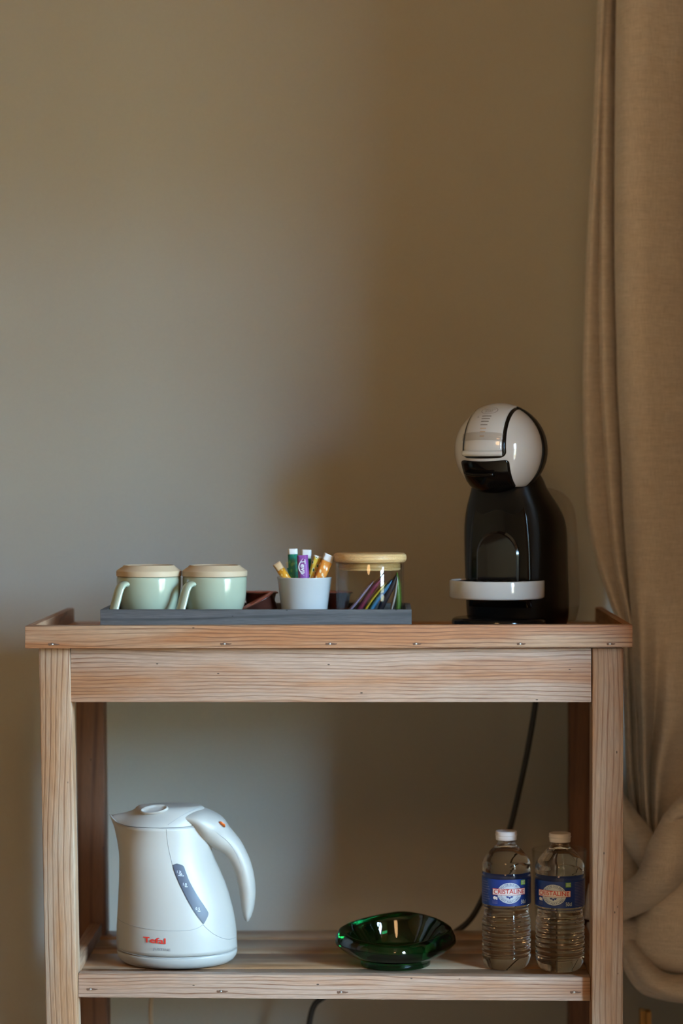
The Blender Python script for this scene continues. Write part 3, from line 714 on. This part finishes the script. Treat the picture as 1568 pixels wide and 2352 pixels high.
# clear water tank behind the column
tank_secs = [(1122, .034, .105, .030), (1132, .046, .116, .040), (1150, .055, .126, .046), (1175, .060, .132, .048), (1215, .0625, .135, .049), (1300, .064, .138, .050), (1380, .065, .140, .050), (1412, .0635, .139, .049), (1436, .060, .137, .046)]
def tank(off):
    rings = []
    for py, a, dy, b in tank_secs:
        z = ZC-(py-PY)/km-Z_TOP; rings.append(sup_ring(0, dy, z, a-off, b-off, 2.6, 56))
    f = catmull([tuple(c for p in r for c in p) for r in rings], 4)
    return [[Vector(q[3*j:3*j+3]) for j in range(56)] for q in f]
mo('water_tank', loft(tank(0), True, True, True), M['tank'])

# power lead of the machine: down behind the apron and the shelf
def cable(name, pts, r, mat, label):
    P = catmull(pts, 10); V, F = sweep([W(*p) for p in P], r, r, 10)
    return tag(obj(name, V, F, mat), label, 'cord')
cable('power_cord', [(1236, 1500, .452), (1233, 1570, .452), (1228, 1625, .452), (1212, 1720, .453), (1193, 1810, .455), (1173, 1895, .457), (1150, 1960, .458), (1118, 2040, .458), (1085, 2105, .458), (1045, 2142, .458), (980, 2185, .458), (880, 2235, .458), (775, 2275, .458), (735, 2296, .458), (720, 2312, .458), (712, 2340, .458), (708, 2380, .458), (700, 2500, .46), (690, 2608, .462)], .0047, M['rubber'], 'black power cord hanging behind the table')
cable('kettle_cord', [(430, 2250, .462), (380, 2262, .462), (352, 2285, .462), (346, 2320, .462), (348, 2370, .462), (352, 2500, .462), (356, 2609, .462)], .0036, M['beige_cord'], 'pale beige cord hanging under the shelf behind the kettle')

# ------------------------------------------------------------------ kettle
KY = .201; kk = S*D/(D+KY)
kp = lambda cx, cy: (220+cx/3.92, 1820+cy/3.92)
def kz(cy): return ZC-(kp(0, cy)[1]-PY)/kk
def kxx(cx): return XC+(kp(cx, 0)[0]-PX)/kk
ksec = [(1395, 193, 1272, .82), (1330, 189, 1268, .82), (1250, 188, 1265, .82), (1150, 192, 1254, .82), (1050, 197, 1235, .82), (900, 205, 1195, .82), (800, 209, 1160, .82), (700, 212, 1115, .83), (600, 213, 1070, .84), (520, 212, 1042, .84), (440, 207, 1034, .83), (370, 200, 1024, .83), (310, 186, 1004, .85), (270, 172, 988, .88)]
kettle = empty('electric_kettle', (kxx(720), KY, ZS), 'white electric kettle with grey water gauge on the lower shelf', 'kettle')
def k_at(z):
    "centre x, half width, half depth of the body at height z"
    a = [(kz(c), (kxx(l)+kxx(r))/2, (kxx(r)-kxx(l))/2, q) for c, l, r, q in ksec]
    if z <= a[0][0]: return a[0][1], a[0][2], a[0][2]*a[0][3]
    for p, q in zip(a, a[1:]):
        if z <= q[0]:
            t = (z-p[0])/(q[0]-p[0]); f = lambda i: p[i]+(q[i]-p[i])*t
            return f(1), f(2), f(2)*f(3)
    p = a[-1]; return p[1], p[2], p[2]*p[3]
NK = 72
def kring(z, spout=0.0):
    cx, a, b = k_at(z); out = []
    for j in range(NK):
        th = 2*PI*j/NK; x, y = math.cos(th), math.sin(th)
        g = max(0, -x)**14*spout
        yy = y*(1-.35*max(0, -x)**3*spout)
        out.append(Vector((cx+a*x-g*.0085, KY+b*yy, z+g*.0125)))
    return out
zs = [kz(1395)+(kz(270)-kz(1395))*i/34 for i in range(35)]
rings = [kring(z, max(0, (i-24)/10)**1.6) for i, z in enumerate(zs)]
top = rings[-1]
inner = [Vector(((p.x-k_at(9)[0])*.965+k_at(9)[0], KY+(p.y-KY)*.965, p.z-.0005)) for p in top]
obj('kettle_body', *loft(rings+[inner], True, True, False), M['kettle'], kettle)
# powered base
cx, a, b = k_at(kz(1395))
kb = []
zb1 = kz(1402)
for f, z in ((.60, ZS+.0008), (.80, ZS+.0009), (.88, ZS+.0022), (.945, ZS+.0062), (.985, ZS+.0115), (1.0, ZS+.0165), (1.0, zb1-.001), (.99, zb1), (.9, zb1)):
    kb.append([Vector((cx+a*f*math.cos(2*PI*j/NK), KY+b*f*math.sin(2*PI*j/NK), z)) for j in range(NK)])
obj('kettle_base', *loft(kb, True, True, True), M['kettle'], kettle)
# lid
lidr = []
for cy, l, r, q, sk in ((268, 182, 985, .86, 1.0), (246, 205, 988, .85, .85), (215, 262, 992, .83, .5), (180, 318, 990, .80, .2), (150, 348, 982, .76, 0), (128, 366, 966, .71, 0), (117, 384, 946, .66, 0), (113, 410, 920, .61, 0)):
    z = kz(cy); c2 = (kxx(l)+kxx(r))/2; a2 = (kxx(r)-kxx(l))/2
    ring = []
    for j in range(NK):
        th = 2*PI*j/NK; x, y = math.cos(th), math.sin(th); g = max(0, -x)**14*sk
        ring.append(Vector((c2+a2*x-g*.006, KY+a2*q*y*(1-.3*max(0, -x)**3*sk), z+g*.010)))
    lidr.append(ring)
klid = obj('kettle_lid', *loft(lidr, True, False, True), M['kettle'], kettle)
# finger grip: a spoon-shaped hollow with a thin lip on the front slope of the lid
def lid_front(px, py, off=.0004):
    zt = [(kz(cy), (kxx(l)+kxx(r))/2, (kxx(r)-kxx(l))/2, q) for cy, l, r, q, sk in ((268, 182, 985, .86, 1), (246, 205, 988, .85, 1), (215, 262, 992, .83, 1), (180, 318, 990, .80, 1), (150, 348, 982, .76, 0), (128, 366, 966, .71, 0), (117, 384, 946, .66, 0), (113, 410, 920, .61, 0))]
    y = KY-.05
    for _ in range(14):
        p = W(px, py, y); z = min(zt[-1][0], max(zt[0][0], p.z))
        for A, B in zip(zt, zt[1:]):
            if z <= B[0]:
                t = (z-A[0])/(B[0]-A[0]); cx_, a_, q_ = [A[i]+(B[i]-A[i])*t for i in (1, 2, 3)]; break
        u = max(-.97, min(.97, (p.x-cx_)/a_)); y = .5*y+.5*(KY-a_*q_*math.sqrt(1-u*u))
    return W(px, py, y)+Vector((0, -off, off))
gc_ = (525, 163)
grip = []
for f, off in ((1.0, .0003), (.97, .0030), (.88, .0034), (.80, .0014), (.45, .0007), (.1, .0005)):
    ring = []
    for j in range(40):
        th = 2*PI*j/40; dx, dy = 128*f*math.cos(th), 36*f*math.sin(th)
        ring.append(lid_front(*kp(gc_[0]+dx, gc_[1]+dy-.13*dx), off))
    grip.append(ring)
obj('finger_grip', *loft(grip, True, False, True), M['kettle'], klid)
# handle
hp = [(820, 205, 60, .040), (930, 230, 98, .044), (1035, 312, 134, .040), (1118, 394, 120, .028), (1232, 500, 95, .0185), (1320, 668, 84, .0165), (1361, 850, 76, .0155), (1367, 1000, 62, .0145), (1363, 1100, 40, .012), (1362, 1150, 18, .007), (1362, 1163, 5, .003)]
P = catmull(hp, 8)
handle = obj('kettle_handle', *sweep([W(*kp(p[0], p[1]), KY) for p in P], [p[2]/3.92/kk for p in P], [p[3] for p in P], 28, side=(0, 1, 0)), M['kettle'], kettle)
# where the front of the kettle lies for a picture position
def k_front(px, py, off=.0006):
    y = KY-.06
    for _ in range(6):
        p = W(px, py, y); cx, a, b = k_at(p.z); u = max(-.995, min(.995, (p.x-cx)/a)); y = KY-b*math.sqrt(1-u*u)
    n = Vector((u/a, -math.sqrt(1-u*u)/b, 0)).normalized()
    return W(px, py, y)+n*off
def seam(name, pts, r=.00035, mat='seam'):
    P = catmull([kp(*p) for p in pts], 8); V, F = sweep([k_front(p[0], p[1], .0001) for p in P], r, r, 6)
    return obj(name, V, F, M[mat], kettle)
seam('side_seam', [(634, 330), (640, 400), (655, 500), (688, 645)])
seam('side_seam', [(966, 1192), (1010, 1235), (1070, 1280), (1140, 1312), (1200, 1322), (1262, 1306)])
seam('belt_seam', [(193, 1130), (235, 1165), (330, 1200), (460, 1228), (600, 1243), (740, 1247), (860, 1239), (930, 1215), (966, 1188)])
seam('rim_seam', [(178, 268), (250, 285), (350, 303), (480, 317), (640, 325), (800, 322), (900, 318)], .0003)
# joint between kettle and base
seam('base_seam', [(200, 1404), (260, 1436), (380, 1468), (540, 1490), (720, 1497), (900, 1490), (1060, 1468), (1190, 1432), (1262, 1398)], .0005)
# handle seam
sm = catmull([(960, 322), (1040, 340), (1120, 385), (1210, 470), (1280, 590), (1320, 720), (1343, 880), (1350, 1020), (1350, 1120)], 8)
hd = [W(*kp(p[0], p[1]), KY) for p in sm]
def handle_front(p):
    best = min(range(len(P)), key=lambda i: (P[i][0]-p[0])**2+(P[i][1]-p[1])**2); q = P[best]
    d = math.hypot(q[0]-p[0], q[1]-p[1])/q[2]
    return KY-q[3]*math.sqrt(max(0.02, 1-min(1, d)**2))
V, F = sweep([W(*kp(p[0], p[1]), handle_front(p)) for p in sm], .00035, .00035, 6)
obj('handle_seam', V, F, M['seam'], handle)
# gauge
Lc = catmull([(690, 652), (700, 700), (730, 780), (768, 862), (830, 985), (895, 1092), (945, 1160), (966, 1186)], 5)
Rc = catmull([(728, 640), (785, 660), (808, 712), (845, 805), (915, 930), (990, 1045), (1011, 1100), (972, 1182)], 5)
def strip(Lc, Rc, off, sh=0):
    V, F = [], []
    for i, (l, r) in enumerate(zip(Lc, Rc)):
        for k in range(7):
            t = sh+(1-2*sh)*k/6
            V.append(k_front(*kp(l[0]+(r[0]-l[0])*t, l[1]+(r[1]-l[1])*t), off))
        if i:
            for k in range(6): F.append(((i-1)*7+k, (i-1)*7+k+1, i*7+k+1, i*7+k))
    return V, F
gr = obj('water_gauge', *strip(Lc, Rc, .0007), M['gauge_rim'], kettle)
obj('gauge_window', *strip(Lc[1:-1], Rc[1:-1], .0012, .07), M['gauge'], gr)
def k_text(s, x0, x1, yb0, yb1, h, mat, par, bold=0, off=.0009, slant=0, name='lettering'):
    tv, tf, _ = text_mesh(s, bold)
    V = []
    for u, v in tv:
        if s == 'Tefal' and u < .262: u += .04
        cx = x0+(x1-x0)*u+slant*h*v; V.append(k_front(*kp(cx, yb0+(yb1-yb0)*u-h*v), off))
    return obj(name, V, tf, M[mat], par, False)
k_text('Tefal', 420, 630, 1348, 1366, 52, 'print_red', kettle, .018)
k_text('JUSTINE', 515, 672, 1424, 1434, 26, 'print_grey', kettle, .004)
for s, x, y, w_ in (('1.2L', 730, 726, 42), ('1.0', 783, 836, 32), ('0.5', 895, 1056, 36)):
    k_text(s, x, x+w_, y, y+4, 24, 'print_white', gr, 0, .0018)
    V = [k_front(*kp(x+w_*.5+q[0], y+8+q[1]), .0018) for q in ((0, 0), (24, 2), (24, 7), (0, 5))]
    obj('level_mark', V, [(0, 1, 2, 3)], M['print_white'], gr, False)
k_text('MAX', 742, 790, 752, 756, 12, 'print_white', gr, 0, .0018)
# switch lamp on the handle
lp = W(*kp(1137, 281), handle_front((1137, 281))+.0012)
rg = [[Vector((lp.x+.0044*f*math.cos(2*PI*j/20), lp.y-.004*f*math.sin(2*PI*j/20)-dz*.4, lp.z-.0022*f*math.cos(2*PI*j/20)+.0022*f*math.sin(2*PI*j/20)+dz)) for j in range(20)] for f, dz in ((1, -.003), (1, .0006), (.7, .0014))]
obj('switch_lamp', *loft(rg, True, True, True), M['amber'], handle)
# hinge line of the lid
hl = catmull([kp(650, 292), kp(700, 258), kp(780, 210), kp(860, 168), kp(930, 140)], 6)
V, F = sweep([lid_front(p[0], p[1], .0002) for p in hl], .0004, .0004, 6)
obj('lid_seam', V, F, M['seam'], klid)

# ------------------------------------------------------------------ green glass dish
GY = .177; kg = S*D/(D+GY)
gx = lambda cx: XC+(740+cx/4.61-PX)/kg
gc = Vector((gx(775), GY, ZS))
A_, B_ = .0885, .074
def g_ring(fa, fb, zf, e=1.75, n=72):
    out = []
    for j in range(n):
        th = 2*PI*j/n; c, s_ = math.cos(th), math.sin(th); e_ = e if c < 0 else e-.36*min(1, 2*c)*(2.02-e)/.5
        out.append(Vector((gc.x+A_*fa*sgnpow(c, 2/e_), gc.y+B_*fb*sgnpow(s_, 2/e_), ZS+zf(c, s_))))
    return out
rim = lambda c, s_: .0535+.0125*s_+.006*c*max(0, s_)
base_r = [[Vector((gc.x+.0510*f*math.cos(2*PI*j/72), gc.y+.048*f*math.sin(2*PI*j/72), ZS+z)) for j in range(72)] for f, z in ((.6, .0016), (.9, .0012), (.95, .0006), (1, .002), (1.0, .007), (.985, .010))]
outer = [g_ring(.66, .74, lambda c, s_: .0125, 1.98), g_ring(.80, .85, lambda c, s_: .0185+.001*s_, 1.9), g_ring(.92, .94, lambda c, s_: .0255+.002*s_, 1.75), g_ring(.99, .99, lambda c, s_: .0315+.004*s_, 1.62), g_ring(1.0, 1.0, lambda c, s_: .0345+.005*s_, 1.6), g_ring(.985, .985, lambda c, s_: rim(c, s_)*.80, 1.6), g_ring(.93, .93, lambda c, s_: rim(c, s_)*.975, 1.62), g_ring(.89, .895, rim, 1.65)]
inn = [g_ring(.83, .84, lambda c, s_: rim(c, s_)*.97, 1.75), g_ring(.74, .76, lambda c, s_: rim(c, s_)*.78+.002, 1.9), g_ring(.60, .70, lambda c, s_: .022+.004*s_, 2), g_ring(.48, .6, lambda c, s_: .0165, 2), g_ring(.25, .3, lambda c, s_: .0145, 2)]
dish = obj('glass_dish', *loft(base_r+outer+inn, True, True, True), M['green_glass'])
tag(dish, 'thick dark green glass dish with two pointed ends', 'dish')

# ------------------------------------------------------------------ water bottles and a glass
def make_bottle(loc, rz, k=1.0):
    e = empty('water_bottle', loc, rz=rz)
    q = 8541.0
    Z = lambda cy: (1795-cy)/q*k; Rr = lambda c: c/q*k
    pr = [(0, Z(1770)), (Rr(120), Z(1775)), (Rr(175), Z(1794)), (Rr(205), Z(1795)), (Rr(240), Z(1782)), (Rr(272), Z(1750)), (Rr(294), Z(1700)), (Rr(301), Z(1660))]
    cy = 1650.0; i = 0
    while cy > 1180:
        pr += [(Rr(301), Z(cy)), (Rr(304), Z(cy-14)), (Rr(301), Z(cy-28)), (Rr(291), Z(cy-36)), (Rr(289), Z(cy-44)), (Rr(295), Z(cy-54))]
        cy -= 62
    pr += [(Rr(290), Z(1150)), (Rr(276), Z(1110)), (Rr(273), Z(1085)), (Rr(278), Z(1060)), (Rr(268), Z(1040)), (Rr(290), Z(1015)), (Rr(300), Z(1002)), (Rr(298), Z(990)), (Rr(298), Z(645)), (Rr(302), Z(625)), (Rr(303), Z(608)), (Rr(294), Z(596)), (Rr(294), Z(588)), (Rr(303), Z(575)), (Rr(305), Z(540)), (Rr(302), Z(505)), (Rr(290), Z(465)), (Rr(262), Z(415)), (Rr(222), Z(365)), (Rr(180), Z(318)), (Rr(140), Z(280)), (Rr(115), Z(258)), (Rr(108), Z(240)), (Rr(108), Z(120)), (0, Z(118))]
    n = 80; rings = []
    for r, z in pr:
        ring = []
        for j in range(n):
            th = 2*PI*j/n; rr = r
            if z < Z(1690) and r > Rr(180): rr = r*(1-.035*(.5+.5*math.cos(5*th)))
            if Z(600) < z+.0001 and z < Z(400)+.0001 and Z(575) < z: rr = r*(1-.012*math.cos(4*th+z*300))
            ring.append((rr*math.cos(th), rr*math.sin(th), z))
        rings.append(ring)
    obj('bottle_body', *loft(rings[1:-1], True, True, True), M['water'], e, world=False)
    cap = [(Rr(108), Z(205)), (Rr(127), Z(207)), (Rr(130), Z(200)), (Rr(131), Z(160)), (Rr(128), Z(156)), (Rr(136), Z(150)), (Rr(138), Z(140)), (Rr(132), Z(132)), (Rr(133), Z(104)), (Rr(128), Z(98)), (Rr(118), Z(97)), (0, Z(100))]
    c = obj('cap', *lathe(cap, 48, cap0=False, cap1=False), M['cap_white'], e, world=False)
    # wrap-round label; u runs round it in crop units from the emblem's middle, v is height
    def on(u, cy, off=.0005):
        r = Rr(300)+off; th = -PI/2+u/q*k/Rr(300)
        return Vector((r*math.cos(th), r*math.sin(th), Z(cy)))
    n = 96; rings = [[on(2*PI*300*j/n, cy_) for j in range(n)] for cy_ in (984, 900, 800, 700, 658)]
    lab = obj('label_sleeve', *loft(rings, True), M['label_blue'], e, world=False)
    def mark(name, VF, mat): return obj(name, [v-lab.location for v in VF[0]], VF[1], M[mat], lab, False, world=False)
    def rect(u0, u1, c0, c1, off, n=10, bow=0):
        V, F = [], []
        for i in range(n+1):
            u = u0+(u1-u0)*i/n; s_ = bow*(2*i/n-1)**2
            V += [on(u, c0+s_, off), on(u, c1+s_, off)]
            if i: F.append((2*i-2, 2*i-1, 2*i+1, 2*i))
        return V, F
    def oval(uc, cc, a, b, off, n=40, inner=None):
        rings = [[on(uc+a*f*math.cos(2*PI*j/n), cc+b*f*math.sin(2*PI*j/n), off) for j in range(n)] for f in ((.05, .35, .7, 1) if inner is None else (inner, 1))]
        return loft(rings, True, inner is None, False)
    mark('emblem', oval(0, 822, 152, 128, .0009), 'label_pale')
    mark('emblem_line', oval(0, 822, 108, 90, .0012, inner=.97), 'label_dim')
    mark('name_border', rect(-212, 205, 768, 846, .0014), 'label_red')
    mark('name_band', rect(-207, 200, 773, 841, .0017), 'label_white')
    tv, tf, _ = text_mesh('CRISTALINE', .012, 1.0)
    mark('lettering', ([on(-192+378*a, 834-54*b-8*(1-abs(2*a-1)), .0021) for a, b in tv], tf), 'label_red')
    def curved(s, a0, a1, rad, h, up=True):
        tv, tf, _ = text_mesh(s, 0)
        V = []
        for a, b in tv:
            if up: th = math.radians(a0+(a1-a0)*a); rr = rad+h*b; V.append(on(1.19*rr*math.sin(th), 822-rr*math.cos(th), .0013))
            else: th = math.radians(a0+(a1-a0)*a); rr = rad-h*b; V.append(on(1.19*rr*math.sin(th), 822+rr*math.cos(th), .0013))
        return V, tf
    mark('lettering', curved('EAU DE SOURCE', -66, 66, 97, 22), 'label_blue')
    mark('lettering', curved("C'EST NATUREL", -66, 66, 119, 22, False), 'label_blue')
    # leaf device under the name
    for sg in (-1, 1):
        V = [on(sg*q[0]-2, q[1], .0013) for q in ((0, 872), (20, 856), (46, 860), (30, 880))]
        mark('leaf_device', (V, [(0, 1, 2, 3)]), 'label_blue')
    mark('leaf_device', ([on(q[0]-2, q[1], .0013) for q in ((0, 862), (13, 880), (0, 897), (-13, 880))], [(0, 1, 2, 3)]), 'label_blue')
    mark('corner_tag', rect(145, 212, 668, 726, .0010, 4), 'label_green')
    for i in range(3): mark('tag_print', rect(153, 204-8*(i % 2), 678+14*i, 685+14*i, .0013, 3), 'label_blue' if i == 3 else 'label_pale')
    tv, tf, _ = text_mesh('50cl', .01)
    mark('lettering', ([on(146+76*a, 958-48*b, .0010) for a, b in tv], tf), 'label_pale')
    mark('side_print', oval(-186, 884, 22, 20, .0010, 20), 'label_white')
    mark('side_print', rect(-166, -150, 870, 906, .0010, 2), 'label_white')
    for i in range(3): mark('side_print', rect(-222, -148, 920+14*i, 927+14*i, .0010, 4), 'label_dim')
    for i in range(16): mark('small_print', rect(262, 470-30*((i*7) % 3)/2, 672+19*i, 680+19*i, .0010, 8), 'label_dim')
    for i in range(9): mark('small_print', rect(-440, -300+16*((i*5) % 4), 690+30*i, 702+30*i, .0010, 6), 'label_dim')
    return e
bY1, bY2 = .160, .147
b1 = make_bottle((W(1162.3, 0, bY1).x, bY1, ZS), math.radians(5)); tag(b1, 'clear water bottle with blue label nearer the green glass dish', 'bottle', 'small water bottles on the shelf')
b2 = copy_tree(b1); b2.location = (W(1285.5, 0, bY2).x, bY2, ZS); b2.rotation_euler.z = math.radians(-19); b2.scale = (1.01, 1.01, .995)
b2['label'] = 'clear water bottle with blue label nearest the right table leg'
# stemless glass behind the bottles
ty = .30; tp = W(1284, 0, ty); th_ = W(0, 1950, ty).z-ZS
gl = [(0, 0), (.027, 0), (.029, .002), (.0335, .02), (.0385, th_*.5), (.0415, th_-.001), (.0410, th_), (.0403, th_-.001), (.0372, th_*.5), (.032, .021), (.026, .009), (0, .008)]
tag(obj('drinking_glass', *lathe(gl, 56, (tp.x, ty, ZS), False, False), M['glass']), 'tall clear drinking glass standing behind the water bottles', 'glass')

# ------------------------------------------------------------------ warm pendant lamp that hangs to the left, outside the picture
LX, LYY, LZ = -0.10, -2.2, 1.80
fl = empty('pendant_lamp', (LX, LYY, LZ), 'warm round globe lamp hanging from the ceiling left of the table', 'lamp')
obj('ceiling_rose', *lathe([(0, ZT-.03), (.03, ZT-.03), (.05, ZT-.004), (.05, ZT), (0, ZT)], 32, (LX, LYY, 0), False, False), M['satin_black'], fl)
obj('lamp_cord', *lathe([(.004, LZ+.2), (.004, ZT-.02)], 10, (LX, LYY, 0)), M['satin_black'], fl)
gm, nt, b, N, L = nodes('warm_glowing_globe')
b.inputs['Base Color'].default_value = (1, .8, .55, 1); b.inputs['Emission Color'].default_value = (1, .57, .25, 1); b.inputs['Emission Strength'].default_value = LAMP_POWER
obj('globe', *lathe([(.22*math.sin(PI*i/20)+.0005, -.22*math.cos(PI*i/20)) for i in range(21)], 40, (LX, LYY, LZ)), gm, fl)
